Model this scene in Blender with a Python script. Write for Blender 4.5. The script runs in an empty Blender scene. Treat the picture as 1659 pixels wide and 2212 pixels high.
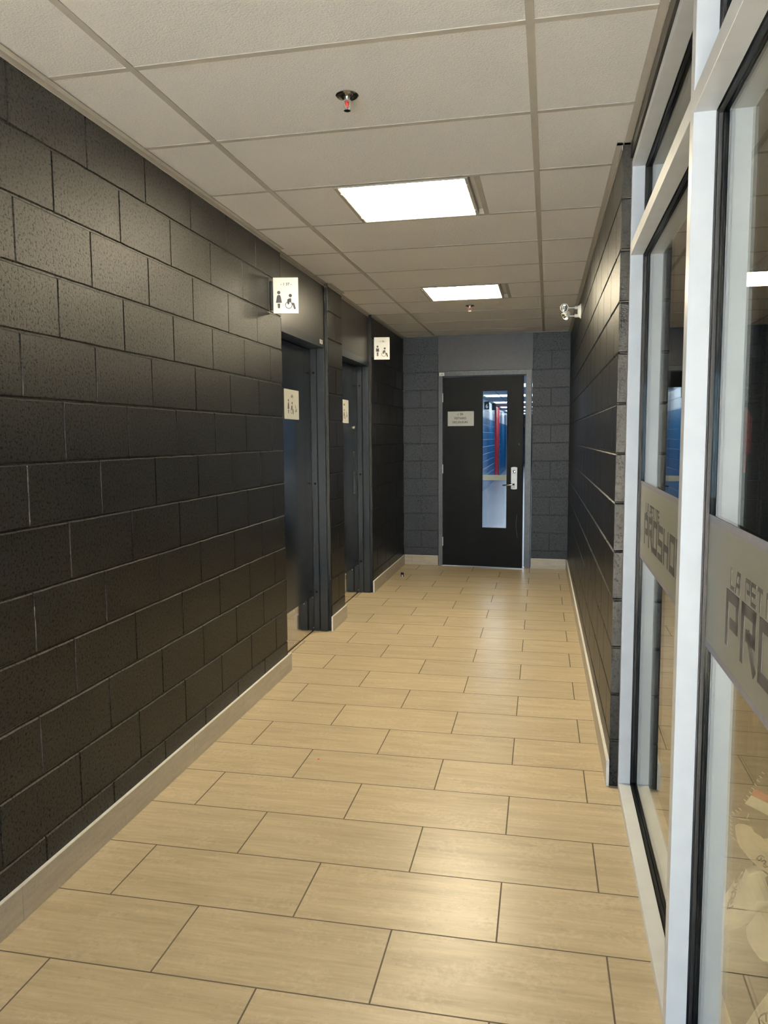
import bpy, math, random
from mathutils import Vector, Matrix
random.seed(7)
S = bpy.context.scene
COL = S.collection
H = 2.642            # ceiling height
D = 8.794            # end wall distance at x = 0
EANG = -0.0367       # slant of the end wall
RX = 1.877           # face of the right wall
RY = 3.27            # near end of the right wall
COURSE = .2032; BLK = .4064

# ------------------------------------------------------------------ materials
class N:
    def __init__(s, name):
        s.m = bpy.data.materials.new(name); s.m.use_nodes = True
        s.t = s.m.node_tree; s.t.nodes.clear()
        s.out = s.n('ShaderNodeOutputMaterial')
    def n(s, typ, **kw):
        o = s.t.nodes.new(typ)
        for k, v in kw.items(): setattr(o, k, v)
        return o
    def l(s, a, b): s.t.links.new(a, b)
    def math(s, op, a, b=None, clamp=False):
        o = s.n('ShaderNodeMath', operation=op); o.use_clamp = clamp
        for i, v in enumerate((a, b)):
            if v is None: continue
            if isinstance(v, (int, float)): o.inputs[i].default_value = v
            else: s.l(v, o.inputs[i])
        return o.outputs[0]
    def coord(s, scale=(1, 1, 1), loc=(0, 0, 0), rot=0):
        g = s.n('ShaderNodeNewGeometry')
        mp = s.n('ShaderNodeMapping'); mp.inputs['Scale'].default_value = scale
        mp.inputs['Location'].default_value = loc; mp.inputs['Rotation'].default_value = (0, 0, rot)
        s.l(g.outputs['Position'], mp.inputs[0]); return mp.outputs[0]
    def noise(s, vec, scale, detail=3, rough=.5):
        o = s.n('ShaderNodeTexNoise'); o.inputs['Scale'].default_value = scale
        o.inputs['Detail'].default_value = detail; o.inputs['Roughness'].default_value = rough
        s.l(vec, o.inputs['Vector']); return o.outputs['Fac']
    def ramp(s, fac, stops):
        o = s.n('ShaderNodeValToRGB'); e = o.color_ramp.elements
        while len(e) < len(stops): e.new(.5)
        for i, (p, c) in enumerate(stops): e[i].position = p; e[i].color = (*c, 1)
        s.l(fac, o.inputs[0]); return o.outputs[0]
    def mix(s, fac, a, b, mode='MIX'):
        o = s.n('ShaderNodeMix', data_type='RGBA', blend_type=mode)
        for sock, v in ((o.inputs['Factor'], fac), (o.inputs['A'], a), (o.inputs['B'], b)):
            if isinstance(v, tuple): sock.default_value = (*v, 1)
            elif isinstance(v, (int, float)): sock.default_value = v
            else: s.l(v, sock)
        for q in o.outputs:
            if q.type == 'RGBA': return q
    def bsdf(s, color=(.5, .5, .5), rough=.5, metal=0, bump=None, bstr=.3, bdist=.001, spec=.5, coat=0, emis=None, estr=0):
        p = s.n('ShaderNodeBsdfPrincipled')
        for k, v in (('Base Color', color), ('Roughness', rough), ('Metallic', metal), ('Specular IOR Level', spec), ('Coat Weight', coat)):
            if isinstance(v, tuple): p.inputs[k].default_value = (*v, 1)
            elif isinstance(v, (int, float)): p.inputs[k].default_value = v
            else: s.l(v, p.inputs[k])
        if emis: p.inputs['Emission Color'].default_value = (*emis, 1); p.inputs['Emission Strength'].default_value = estr
        if bump is not None:
            b = s.n('ShaderNodeBump'); b.inputs['Strength'].default_value = bstr; b.inputs['Distance'].default_value = bdist
            s.l(bump, b.inputs['Height']); s.l(b.outputs[0], p.inputs['Normal'])
        s.l(p.outputs[0], s.out.inputs[0]); return s.m

def simple(name, color, rough=.5, metal=0, spec=.5, ns=60, amt=.06, bstr=.05):
    a = N(name); v = a.coord(); f = a.noise(v, ns)
    lo = tuple(c * (1 - amt) for c in color); hi = tuple(min(1, c * (1 + amt)) for c in color)
    return a.bsdf(a.ramp(f, [(.3, lo), (.7, hi)]), rough, metal, f, bstr, .0005, spec)

def block_paint(name, color, rough=.42):
    a = N(name); v = a.coord()
    pits = a.noise(v, 105, 5, .68); fine = a.noise(v, 420, 2, .5); big = a.noise(v, 2.2, 3)
    pit = a.ramp(pits, [(.38, (0, 0, 0)), (.49, (1, 1, 1))])
    h = a.math('ADD', a.math('MULTIPLY', pits, 1.0), a.math('MULTIPLY', fine, .45))
    c0 = a.mix(a.math('MULTIPLY', big, .5), color, tuple(x * 1.25 for x in color))
    c = a.mix(pit, tuple(x * .45 for x in color), c0)
    r = a.math('ADD', rough - .06, a.math('MULTIPLY', fine, .12))
    sp = a.math('ADD', .06, a.math('MULTIPLY', pit, .19))
    return a.bsdf(c, r, 0, h, .42, .0026, sp)

M = {}
M['block'] = block_paint('black_block_paint', (.0100, .0094, .0085), .31)
M['slate'] = block_paint('slate_block_paint', (.044, .051, .062), .45)  # dark block paint with cool daylight put into the end wall's colour
M['slatelintel'] = simple('slate_smooth_paint', (.056, .059, .066), .45, ns=25, amt=.08, bstr=.1)  # end lintel, same daylight tint in the colour
M['lintel'] = simple('black_smooth_paint', (.020, .019, .0175), .34, ns=25, amt=.08, bstr=.1)
M['doorpaint'] = simple('black_gloss_door_paint', (.007, .010, .014), .22, ns=8, amt=.1, bstr=.02)
M['endleaf'] = simple('black_satin_door_paint', (.0045, .0055, .007), .55, spec=.12, ns=8, amt=.1, bstr=.02)
M['framepaint'] = simple('black_frame_paint', (.016, .021, .028), .3, ns=30, amt=.12, bstr=.05)
M['endframe'] = simple('dark_grey_frame_paint', (.085, .095, .105), .4, ns=40, amt=.2, bstr=.08)
M['black'] = simple('black_rubber', (.006, .007, .009), .5, spec=.15, bstr=.02)
M['alu'] = simple('pale_satin_aluminium', (.63, .655, .675), .36, 0, ns=14, amt=.04, bstr=.02)
M['trim'] = simple('beige_white_enamel', (.47, .445, .395), .45, ns=20, amt=.03, bstr=.02)
M['steel'] = simple('brushed_stainless_steel', (.62, .60, .56), .09, 1, ns=20, amt=.03, bstr=.02)
M['satin'] = simple('satin_chrome', (.78, .79, .80), .33, 1, ns=30, amt=.03)
M['plate'] = simple('satin_silver_plate', (.70, .73, .75), .35, .15, ns=30, amt=.03)
M['chrome'] = simple('dark_chrome', (.50, .50, .48), .12, 1, ns=30, amt=.03)
M['white'] = simple('white_plastic', (.80, .79, .74), .35, bstr=.02)
M['sign'] = simple('white_sign_plastic', (.80, .80, .76), .4, bstr=.01, amt=.02)
M['signmetal'] = simple('brushed_grey_sign_metal', (.56, .56, .51), .35, .2, ns=60, amt=.05)
M['ink'] = simple('dark_grey_print', (.035, .034, .033), .5, bstr=.0)
M['red'] = simple('red_glass_bulb', (.55, .03, .02), .2)
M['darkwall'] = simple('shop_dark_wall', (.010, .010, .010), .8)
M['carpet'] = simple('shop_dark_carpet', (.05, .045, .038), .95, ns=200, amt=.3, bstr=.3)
M['lobby'] = simple('lobby_wall_paint', (.42, .43, .44), .6)
M['tape'] = simple('white_caulk', (.5, .49, .46), .6)

# floor tiles
TS, TW, TB, TY, TANG = .3144, .632, 1.4631, 2.7795, .0026
a = N('beige_porcelain_floor_tile')
g = a.n('ShaderNodeNewGeometry')
mp = a.n('ShaderNodeMapping', vector_type='TEXTURE'); mp.inputs['Location'].default_value = (TB - TW * 40, TY - TS * 101, 0)
a.l(g.outputs['Position'], mp.inputs[0])
br = a.n('ShaderNodeTexBrick'); br.offset = .5; br.offset_frequency = 2
br.inputs['Scale'].default_value = 1; br.inputs['Mortar Size'].default_value = .0027; br.inputs['Mortar Smooth'].default_value = .15
br.inputs['Brick Width'].default_value = TW; br.inputs['Row Height'].default_value = TS; br.inputs['Bias'].default_value = 0
br.inputs['Color1'].default_value = (0, 0, 0, 1); br.inputs['Color2'].default_value = (1, 1, 1, 1); br.inputs['Mortar'].default_value = (.5, .5, .5, 1)
a.l(mp.outputs[0], br.inputs['Vector'])
tile = br.outputs['Color']; grout = br.outputs['Fac']
off = a.n('ShaderNodeVectorMath', operation='MULTIPLY_ADD'); a.l(tile, off.inputs[0]); off.inputs[1].default_value = (37, 19, 11)
a.l(g.outputs['Position'], off.inputs[2])
def smp(scale):
    q = a.n('ShaderNodeMapping'); q.inputs['Scale'].default_value = scale; a.l(off.outputs[0], q.inputs[0]); return q.outputs[0]
st = a.noise(smp((1.3, 13, 1)), 1.6, 5, .62); st2 = a.noise(smp((3, 40, 1)), 2.2, 4, .6)
sp = a.noise(smp((1, 1, 1)), 60, 4, .65); cl = a.noise(smp((1, 2, 1)), 5, 4, .6)
base = a.ramp(st, [(.28, (.350, .285, .185)), (.48, (.450, .370, .242)), (.72, (.570, .480, .325))])
c = a.mix(.35, base, a.ramp(st2, [(.3, (.33, .27, .175)), (.7, (.59, .49, .335))]))
c = a.mix(a.math('MULTIPLY', a.ramp(a.math('MULTIPLY', sp, cl), [(.27, (0, 0, 0)), (.36, (1, 1, 1))]), .35), c, (.62, .53, .38))
c = a.mix(a.math('MULTIPLY', a.ramp(sp, [(.30, (1, 1, 1)), (.40, (0, 0, 0))]), .4), c, (.30, .24, .165))
c = a.mix(1.0, c, a.ramp(tile, [(0, (.93, .93, .93)), (1, (1.05, 1.04, 1.03))]), 'MULTIPLY')
c = a.mix(grout, c, (.10, .078, .048))
hgt = a.math('SUBTRACT', a.math('MULTIPLY', sp, .06), grout)
rg = a.math('ADD', a.math('MULTIPLY', sp, .14), a.math('ADD', .24, a.math('MULTIPLY', grout, .4)))
M['floor'] = a.bsdf(c, rg, 0, hgt, .5, .0012, .5)

# baseboard tile
a = N('beige_base_tile'); v = a.coord((2, 2, 14)); f = a.noise(v, 2.5, 4, .6); f2 = a.noise(a.coord(), 90, 3)
c = a.ramp(f, [(.3, (.33, .30, .245)), (.7, (.46, .42, .345))])
M['base'] = a.bsdf(a.mix(.2, c, a.ramp(f2, [(.3, (.3, .27, .22)), (.7, (.55, .5, .42))])), .38, 0, f2, .1, .0004)
M['basecap'] = simple('pale_base_edge_profile', (.72, .71, .67), .35)

# ceiling tile
a = N('white_mineral_fibre_ceiling_tile'); v = a.coord(); f = a.noise(v, 150, 4, .6); f2 = a.noise(v, 420, 2); b = a.noise(v, 1.3, 2)
c = a.mix(b, (.84, .825, .80), (.89, .875, .85))
c = a.mix(a.math('MULTIPLY', a.ramp(f, [(.34, (1, 1, 1)), (.44, (0, 0, 0))]), .14), c, (.5, .49, .46))
M['ctile'] = a.bsdf(c, .9, 0, a.math('ADD', f, a.math('MULTIPLY', f2, .4)), .8, .0035, .2)

# emitters (lamps)
def emit(name, col, strength):
    a = N(name); e = a.n('ShaderNodeEmission'); e.inputs[0].default_value = (*col, 1); e.inputs[1].default_value = strength
    a.l(e.outputs[0], a.out.inputs[0]); return a.m
M['lamp'] = emit('lit_troffer_diffuser', (1, .86, .60), 27.5)
M['lampcool'] = emit('lit_cool_diffuser', (.80, .92, 1), 3.6)

# glass: clear with mirror reflection rising towards grazing
def glass(name, tint, f0=.05, extra=0.0):
    a = N(name)
    g = a.n('ShaderNodeNewGeometry'); d = a.n('ShaderNodeVectorMath', operation='DOT_PRODUCT')
    a.l(g.outputs['Incoming'], d.inputs[0]); a.l(g.outputs['Normal'], d.inputs[1])
    c = a.math('ABSOLUTE', d.outputs['Value'])
    p = a.math('POWER', a.math('SUBTRACT', 1, c, True), 5)
    F = a.math('ADD', f0 + extra, a.math('MULTIPLY', p, .86 - f0 - extra), True)
    t = a.n('ShaderNodeBsdfTransparent'); t.inputs[0].default_value = (*tint, 1)
    gl = a.n('ShaderNodeBsdfGlossy'); gl.inputs['Roughness'].default_value = 0; gl.inputs[0].default_value = (1, .97, .92, 1)
    m = a.n('ShaderNodeMixShader'); a.l(F, m.inputs[0]); a.l(t.outputs[0], m.inputs[1]); a.l(gl.outputs[0], m.inputs[2])
    a.l(m.outputs[0], a.out.inputs[0]); return a.m
M['glass'] = glass('shop_window_glass', (.93, .95, .93))
M['doorglass'] = glass('door_vision_glass', (.95, .97, .97), .04)

# frosted film
a = N('frosted_window_film'); v = a.coord(); f = a.noise(v, 300, 2)
p = a.n('ShaderNodeBsdfPrincipled'); p.inputs['Base Color'].default_value = (.25, .25, .205, 1); p.inputs['Roughness'].default_value = .5
t = a.n('ShaderNodeBsdfTransparent'); m = a.n('ShaderNodeMixShader'); m.inputs[0].default_value = .9
a.l(t.outputs[0], m.inputs[1]); a.l(p.outputs[0], m.inputs[2]); a.l(m.outputs[0], a.out.inputs[0]); M['film'] = a.m
M['filmedge'] = simple('film_border', (.20, .20, .23), .6)
M['filmink'] = simple('film_lettering', (.050, .046, .045), .6)

# locker corridor beyond
a = N('blue_block_paint'); g = a.n('ShaderNodeNewGeometry'); sx = a.n('ShaderNodeSeparateXYZ'); a.l(g.outputs['Position'], sx.inputs[0])
k = a.math('GREATER_THAN', sx.outputs[2], 2.02)  # pale upper band: wash of the ceiling lamps painted into the colour
f = a.noise(a.coord(), 120, 3)
M['blue'] = a.bsdf(a.mix(k, (.006, .15, .36), (.62, .68, .78)), .3, 0, f, .3, .001)
M['redpaint'] = simple('red_gloss_paint', (.62, .02, .03), .35)
M['rubberfloor'] = simple('blue_grey_rubber_floor', (.20, .235, .30), .3, ns=40, amt=.12)
M['aluframe'] = simple('beige_push_bar', (.50, .52, .46), .45)
# shop goods
M['leather'] = simple('cream_leather', (.82, .71, .50), .6, ns=14, amt=.10, bstr=.2)
M['leather2'] = simple('pale_cream_leather', (.88, .83, .66), .6, ns=14, amt=.06, bstr=.2)
M['taupe'] = simple('taupe_nylon', (.09, .072, .048), .75, ns=30, amt=.2, bstr=.3)
M['thread'] = simple('cream_stitching', (.55, .48, .36), .7)
M['redstripe'] = simple('red_vinyl', (.55, .08, .04), .5)
M['jersey'] = simple('red_jersey_knit', (.42, .008, .015), .8, ns=60, amt=.15, bstr=.3)
M['jacket'] = simple('black_jacket_cloth', (.02, .02, .022), .8, ns=40, amt=.3, bstr=.3)

# ------------------------------------------------------------------ mesh helpers
class MB:
    def __init__(s): s.v = []; s.f = []
    def box(s, x0, x1, y0, y1, z0, z1):
        x0, x1 = sorted((x0, x1)); y0, y1 = sorted((y0, y1)); z0, z1 = sorted((z0, z1))
        n = len(s.v)
        s.v += [(x, y, z) for z in (z0, z1) for y in (y0, y1) for x in (x0, x1)]
        s.f += [tuple(n + i for i in q) for q in ((0, 2, 3, 1), (4, 5, 7, 6), (0, 1, 5, 4), (2, 6, 7, 3), (0, 4, 6, 2), (1, 3, 7, 5))]
        return s
    def quad(s, *p):
        n = len(s.v); s.v += [tuple(q) for q in p]; s.f.append(tuple(range(n, n + len(p)))); return s
    def prism(s, pts, fr, t0, t1):
        """closed 2-D outline extruded; fr(u, v, t) gives the 3-D point"""
        n = len(s.v); k = len(pts)
        s.v += [tuple(fr(u, v, t0)) for u, v in pts] + [tuple(fr(u, v, t1)) for u, v in pts]
        s.f.append(tuple(range(n + k - 1, n - 1, -1))); s.f.append(tuple(range(n + k, n + 2 * k)))
        for i in range(k):
            j = (i + 1) % k; s.f.append((n + i, n + j, n + k + j, n + k + i))
        return s
    def lathe(s, prof, fr=None, seg=28, cap=True):
        """profile (r, h) turned about the axis; fr(x, y, h)"""
        fr = fr or (lambda x, y, h: (x, y, h)); n = len(s.v)
        for r, h in prof:
            for i in range(seg):
                t = 2 * math.pi * i / seg; s.v.append(tuple(fr(r * math.cos(t), r * math.sin(t), h)))
        for k in range(len(prof) - 1):
            for i in range(seg):
                j = (i + 1) % seg; s.f.append((n + k * seg + i, n + k * seg + j, n + (k + 1) * seg + j, n + (k + 1) * seg + i))
        if cap:
            s.f.append(tuple(n + i for i in range(seg - 1, -1, -1)))
            s.f.append(tuple(n + (len(prof) - 1) * seg + i for i in range(seg)))
        return s
    def tube(s, pts, r, seg=10):
        pts = [Vector(p) for p in pts]; n = len(s.v)
        rs = r if isinstance(r, (list, tuple)) else [r] * len(pts)
        for i, p in enumerate(pts):
            t = (pts[min(i + 1, len(pts) - 1)] - pts[max(i - 1, 0)]).normalized()
            a = t.orthogonal().normalized() if i == 0 else (a - t * a.dot(t)).normalized()
            b = t.cross(a)
            for k in range(seg):
                q = 2 * math.pi * k / seg; s.v.append(tuple(p + (a * math.cos(q) + b * math.sin(q)) * rs[i]))
        for i in range(len(pts) - 1):
            for k in range(seg):
                j = (k + 1) % seg; s.f.append((n + i * seg + k, n + i * seg + j, n + (i + 1) * seg + j, n + (i + 1) * seg + k))
        s.f.append(tuple(n + k for k in range(seg - 1, -1, -1))); s.f.append(tuple(n + (len(pts) - 1) * seg + k for k in range(seg)))
        return s
    def build(s, name, mat, parent=None, smooth=False, bevel=0, **tags):
        me = bpy.data.meshes.new(name); me.from_pydata(s.v, [], s.f); me.materials.append(mat)
        import bmesh
        bm = bmesh.new(); bm.from_mesh(me)
        bmesh.ops.recalc_face_normals(bm, faces=bm.faces[:])
        bm.to_mesh(me); bm.free()
        o = bpy.data.objects.new(name, me); COL.objects.link(o)
        if smooth:
            for p in me.polygons: p.use_smooth = True
            try: me.set_sharp_from_angle(angle=math.radians(38))
            except Exception: pass
        if bevel:
            b = o.modifiers.new('bevel', 'BEVEL'); b.width = bevel; b.segments = 2; b.limit_method = 'ANGLE'
        if parent: o.parent = parent
        for k, v in tags.items(): o[k] = v
        return o
def empty(name, loc, rz=0, **tags):
    o = bpy.data.objects.new(name, None); COL.objects.link(o); o.location = loc; o.rotation_euler = (0, 0, rz); o.empty_display_size = .05
    for k, v in tags.items(): o[k] = v
    return o
ST = dict(kind='structure')

def text(name, body, size, mat, frame, parent, align='CENTER', thick=.0006, xs=1.0, fat=.018):
    """lettering as a thin solid; frame(u, v, t) -> 3-D"""
    cu = bpy.data.curves.new(name, 'FONT'); cu.body = body; cu.size = size; cu.align_x = align; cu.resolution_u = 3
    cu.extrude = thick / 2; cu.offset = size * fat
    t = bpy.data.objects.new(name, cu); COL.objects.link(t)
    dg = bpy.context.evaluated_depsgraph_get(); me = bpy.data.meshes.new_from_object(t.evaluated_get(dg))
    bpy.data.objects.remove(t); bpy.data.curves.remove(cu)
    for v in me.vertices: v.co = frame(v.co.x * xs, v.co.y, v.co.z + thick / 2)
    me.materials.clear(); me.materials.append(mat)
    o = bpy.data.objects.new(name, me); COL.objects.link(o); o.parent = parent
    return o

# block masonry: painted block faces with tooled joints, as geometry
def prof(d, hw):     # 0 on the face .. 1 at the joint bottom
    return max(0.0, min(1.0, 1 - (abs(d) - hw * .25) / (hw * .75)))
def blocks(mb, u0, u1, z0, z1, phase, fr, bed=.0072, head=.0038):
    """rows numbered from the floor; odd rows have joints at phase + k*BLK, even rows half a block on"""
    r = int(z0 / COURSE + 1e-6)
    while r * COURSE < z1 - 1e-4:
        a, b = max(z0, r * COURSE), min(z1, (r + 1) * COURSE)
        ph = phase + (0 if (r + 1) % 2 else BLK / 2)
        k = math.floor((u0 - ph) / BLK + 1e-6); 
        while True:
            ua, ub = ph + k * BLK, ph + (k + 1) * BLK; k += 1
            c, d = max(u0, ua), min(u1, ub)
            if d - c < .004:
                if ua >= u1 - 1e-6: break
                continue
            hb, hh = .0072, .0046
            us = [c, c + hh * .4, c + hh]; x = c + hh
            nn = max(1, int((d - c) / .05))
            us += [c + hh + (d - c - 2 * hh) * i / nn for i in range(1, nn)] + [d - hh, d - hh * .4, d]
            zs = [a, a + hb * .35, a + hb, b - hb, b - hb * .35, b]
            n = len(mb.v); jz = [random.uniform(-.0011, .0011) for _ in us]; jz2 = [random.uniform(-.0011, .0011) for _ in us]
            tilt = random.uniform(-.0006, .0006)
            for j, zz in enumerate(zs):
                for i, uu in enumerate(us):
                    dh = head * prof(min(uu - c, d - uu), hh)
                    db = bed * prof(min(zz - a, b - zz), hb)
                    z_ = zz + (jz[i] if j in (1, 2) else jz2[i] if j in (3, 4) else 0)
                    inner = 0 if (dh > 0 or db > 0) else tilt
                    mb.v.append(tuple(fr(uu, z_, -max(dh, db) + inner)))
            w = len(us)
            for j in range(len(zs) - 1):
                for i in range(w - 1): mb.f.append((n + j * w + i, n + j * w + i + 1, n + (j + 1) * w + i + 1, n + (j + 1) * w + i))
            if ub >= u1 - 1e-6: break
        r += 1
    return mb

# ------------------------------------------------------------------ the shell
LOB = -1.4      # where the corridor opens to the lobby behind the camera
MB().box(-.25, 2.07, LOB, 8.86, -.12, 0).build('floor', M['floor'], **ST)
# left wall
fl = lambda u, z, d: (d, u, z)
m = MB(); blocks(m, LOB, 4.56, 0, H, 2.113, fl); blocks(m, 5.615, 6.03, 0, H, 5.62, fl); blocks(m, 7.11, 8.80, 0, H, 7.11, fl)
for a0, a1 in ((LOB, 4.556), (5.619, 6.026), (7.114, 8.86)): m.box(-.25, -.0055, a0, a1, 0, H)
m.build('wall_left', M['block'], **ST)
for i, (a0, a1) in enumerate(((4.556, 5.619), (6.026, 7.114))):
    MB().box(-.25, -.03, a0, a1, 2.222, H).build('trim_%d' % (i + 1), M['lintel'], **ST)
# right wall
m = MB(); blocks(m, RY, 8.75, 0, H, RY, lambda u, z, d: (RX - d, u, z)); m.box(RX + .0055, 2.067, RY + .0055, 8.75, 0, H)
blocks(m, RX, 2.067, 0, H, RX - .2032 * 20, lambda u, z, d: (u, RY - d, z), .0055, .001)
m.build('wall_right', M['block'], **ST)
# end wall
ew = empty('wall_back', (0, D, 0), math.atan(EANG), **ST)
m = MB(); fe = lambda u, z, d: (u, -d, z)
blocks(m, -.02, .410, 0, H, .410 - BLK * 3, fe); blocks(m, 1.474, 1.90, 0, H, 1.474 - BLK * 3, fe)
m.box(-.05, .406, .0055, .14, 0, H); m.box(1.478, 1.95, .0055, .14, 0, H)
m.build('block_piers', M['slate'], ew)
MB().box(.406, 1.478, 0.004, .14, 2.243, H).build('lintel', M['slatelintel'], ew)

# baseboards
def base(name, pieces, fr):
    """pieces: (u0, u1) with joints; fr(u, depth, z)"""
    m = MB(); c = MB()
    for u0, u1, j0 in pieces:
        u = u0; e = j0
        while u < u1 - .003:
            while e <= u + .003: e += .602
            w = min(e, u1)
            def bx(mm, d0, d1, z0, z1, q0=u + .0008, q1=w - .0008):
                P = [fr(q, d, z) for z in (z0, z1) for d in (d0, d1) for q in (q0, q1)]; n = len(mm.v); mm.v += P
                mm.f += [tuple(n + i for i in q) for q in ((0, 2, 3, 1), (4, 5, 7, 6), (0, 1, 5, 4), (2, 6, 7, 3), (0, 4, 6, 2), (1, 3, 7, 5))]
            bx(m, 0, .012, .001, .112); bx(c, 0, .0125, .1125, .1155)
            u = w
        for q in (u0, u1):        # exposed tile ends
            s_ = -.0012 if q == u0 else .0012
            P = [fr(q + k, d, z) for z in (.002, .115) for d in (0, .012) for k in (0, s_)]; n = len(c.v); c.v += P
            c.f += [tuple(n + i for i in g_) for g_ in ((0, 2, 3, 1), (4, 5, 7, 6), (0, 1, 5, 4), (2, 6, 7, 3), (0, 4, 6, 2), (1, 3, 7, 5))]
    o = m.build(name, M['base'], **ST); c.build('edge_profile', M['basecap'], o); return o
base('baseboard_left', [(LOB, 4.60, 1.37), (5.60, 6.045, 5.6), (7.10, 8.785, 7.1)], lambda u, d, z: (d, u, z))
base('baseboard_right', [(RY - .004, 8.71, 3.9)], lambda u, d, z: (RX - d, u, z))
def eb(u, d, z): return (u * math.cos(EANG) - (-d) * math.sin(EANG), D + u * EANG - d, z)
base('baseboard_back', [(.012, .408, .1), (1.478, 1.862, 1.478)], eb)

# ceiling: tiles in a metal grid
CANG = .0089
def cg(u, v, z): return (u + CANG * v, v - CANG * u, z)
m = MB(); g1 = MB(); xs_ = [-.93, .2905, .2905 + 1.2192, .2905 + 2.4384]
Y0 = 2.295 - .6096 * 7
lampcells = {(5, .65, 1.22), }
LG = [(1.076, 1.686), (3.514, 4.124), (5.9525, 6.562)]
rows = [Y0 + .6096 * i for i in range(19)]
for i in range(len(rows) - 1):
    for j in range(3):
        a0, a1, b0, b1 = xs_[j] + .012, xs_[j + 1] - .012, rows[i] + .012, rows[i + 1] - .012
        if b0 > 8.9: continue
        lit = j == 1 and i in (9, 13)
        segs = [(a0, a1)] if not lit else [(a0, .610), (1.248, a1)]
        for s0, s1 in segs:
            s0, s1 = max(s0, -.24), min(s1, 2.2); 
            n = len(m.v); t0, t1 = H + .0005, H + .0032
            # tile face with a small dropped edge
            m.quad(cg(s0, b0, t1), cg(s1, b0, t1), cg(s1, b1, t1), cg(s0, b1, t1))
def cbar(mm, u0, u1, v0, v1, z0, z1):
    n = len(mm.v); mm.v += [cg(u, v, z) for z in (z0, z1) for v in (v0, v1) for u in (u0, u1)]
    mm.f += [tuple(n + i for i in q) for q in ((0, 2, 3, 1), (4, 5, 7, 6), (0, 1, 5, 4), (2, 6, 7, 3), (0, 4, 6, 2), (1, 3, 7, 5))]
for x in xs_[1:3]: cbar(g1, x - .012, x + .012, Y0, 8.84, H, H + .03)
for i, r in enumerate(rows):
    if r < 8.8: cbar(g1, -.24, 2.2, r - .0115, r + .0115, H + .0012, H + .03)
for i in (9, 13):
    for x in (.598, 1.248):
        cbar(g1, x - .012, x + .012, rows[i], rows[i + 1], H + .0006, H + .03)
cbar(m, -.25, 2.25, Y0, 8.9, H + .031, H + .05)
m.build('ceiling', M['ctile'], **ST)
g1.build('trim_3', M['trim'], **ST)
# wall angle around the edge of the ceiling
SX, SY, SROT = 1.897, 1.87, -.0117      # storefront origin and turn
def sx(y): return SX + .0117 * (y - SY)
m = MB(); T0, T1 = H - .003, H - .0002
for a0, a1, x in ((LOB, 4.556, 0), (4.556, 5.619, -.03), (5.619, 6.026, 0), (6.026, 7.114, -.03), (7.114, 8.79, 0)):
    m.box(x, x + .024, a0, a1, T0, T1); m.box(x, x + .003, a0, a1, H - .022, T0)
for y, x in ((4.556, -.03), (5.619, -.03), (6.026, -.03), (7.114, -.03)): m.box(x, .0, y - .012, y + .012, T0, T1)
m.box(RX - .024, RX, RY - .04, 8.73, T0, T1); m.box(RX - .003, RX, RY, 8.73, H - .022, T0)
m.box(RX - .024, sx(3.2), RY - .026, RY - .001, T0, T1)
n = len(m.v); m.v += [(sx(y) - .008 - .024 * k, y, z) for z in (T0, T1) for y in (LOB, RY) for k in (0, 1)]
m.f += [tuple(n + i for i in q) for q in ((0, 2, 3, 1), (4, 5, 7, 6), (0, 1, 5, 4), (2, 6, 7, 3), (0, 4, 6, 2), (1, 3, 7, 5))]
n = len(m.v); m.v += [eb(u, d, z) for z in (T0, T1) for d in (0, .02) for u in (0, 1.87)]
m.f += [tuple(n + i for i in q) for q in ((0, 2, 3, 1), (4, 5, 7, 6), (0, 1, 5, 4), (2, 6, 7, 3), (0, 4, 6, 2), (1, 3, 7, 5))]
m.build('trim_4', M['trim'], **ST)

# ------------------------------------------------------------------ toilet doors on the left
def side_door(idx, y0, y1, paint_tag, bolts):
    t = empty('door_%d' % idx, (-.14, y1, 0), **ST)      # local y runs back towards the camera
    w = y1 - y0; zt = 2.163
    f = MB()
    f.box(-.06, .092, -.018, -.0005, 0, 2.222)           # far jamb lining
    f.box(-.06, .112, -.052, -.018, 0, 2.222) if False else None
    f.box(.0, .045, -.020, -.002, 0, zt)
    f.box(.055, .112, -.026, 0, 0, 2.222)                # face of the far jamb
    f.box(-.06, .112, -w, -w + .045, 0, 2.222)
    f.box(-.06, .112, -w + .045, -.018, zt, 2.222)
    f.box(-.06, .0, -w + .045, -.002, zt - .012, zt)
    f.build('door_frame', M['framepaint'], t, bevel=.0015)
    MB().box(.046, .052, -.0215, -.016, 0.01, zt).build('frame_seal', M['black'], t)
    l = MB().box(-.045, 0, -w + .048, -.026, .010, zt - .004).build('door_leaf', M['doorpaint'], t, bevel=.001)
    MB().box(-.050, -.046, -.026, -.002, .0, zt).build('frame_stop', M['black'], t)
    k = MB().box(0, .0016, -w + .06, -.028, .014, .282).build('kick_plate', M['steel'], l)
    for zz in (.03, .268):
        for q in range(5):
            yy = -.045 - q * (w - .13) / 4
            MB().lathe([(.0045, .0016), (.004, .0032), (.0015, .0038)], lambda x, y, h, yy=yy, zz=zz: (h, yy + x, zz + y), 10).build('screw', M['sign'], l)
    for zz in bolts:
        MB().lathe([(.0085, 0), (.0085, .003), (.006, .0065), (.002, .008)], lambda x, y, h, zz=zz: (.024 + x, -.0205 - h, zz + y), 14).build('rubber_buffer', M['black'], t, smooth=True)
    MB().box(-.045, -.002, -w + .05, -.028, 0.0005, .009).build('door_sweep', M['black'], t)  # black strip drawn as the shadow line under the leaf
    return t, l
d1, l1 = side_door(1, 4.556, 5.619, 'a', (.308, 1.147, 1.984))
d2, l2 = side_door(2, 6.026, 7.114, 'b', (.308, 1.147, 1.984))
tg = MB().box(.112, .1135, -.135 + .0, -.062, 2.188, 2.217).build('number_tag', M['signmetal'], d1)
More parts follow.
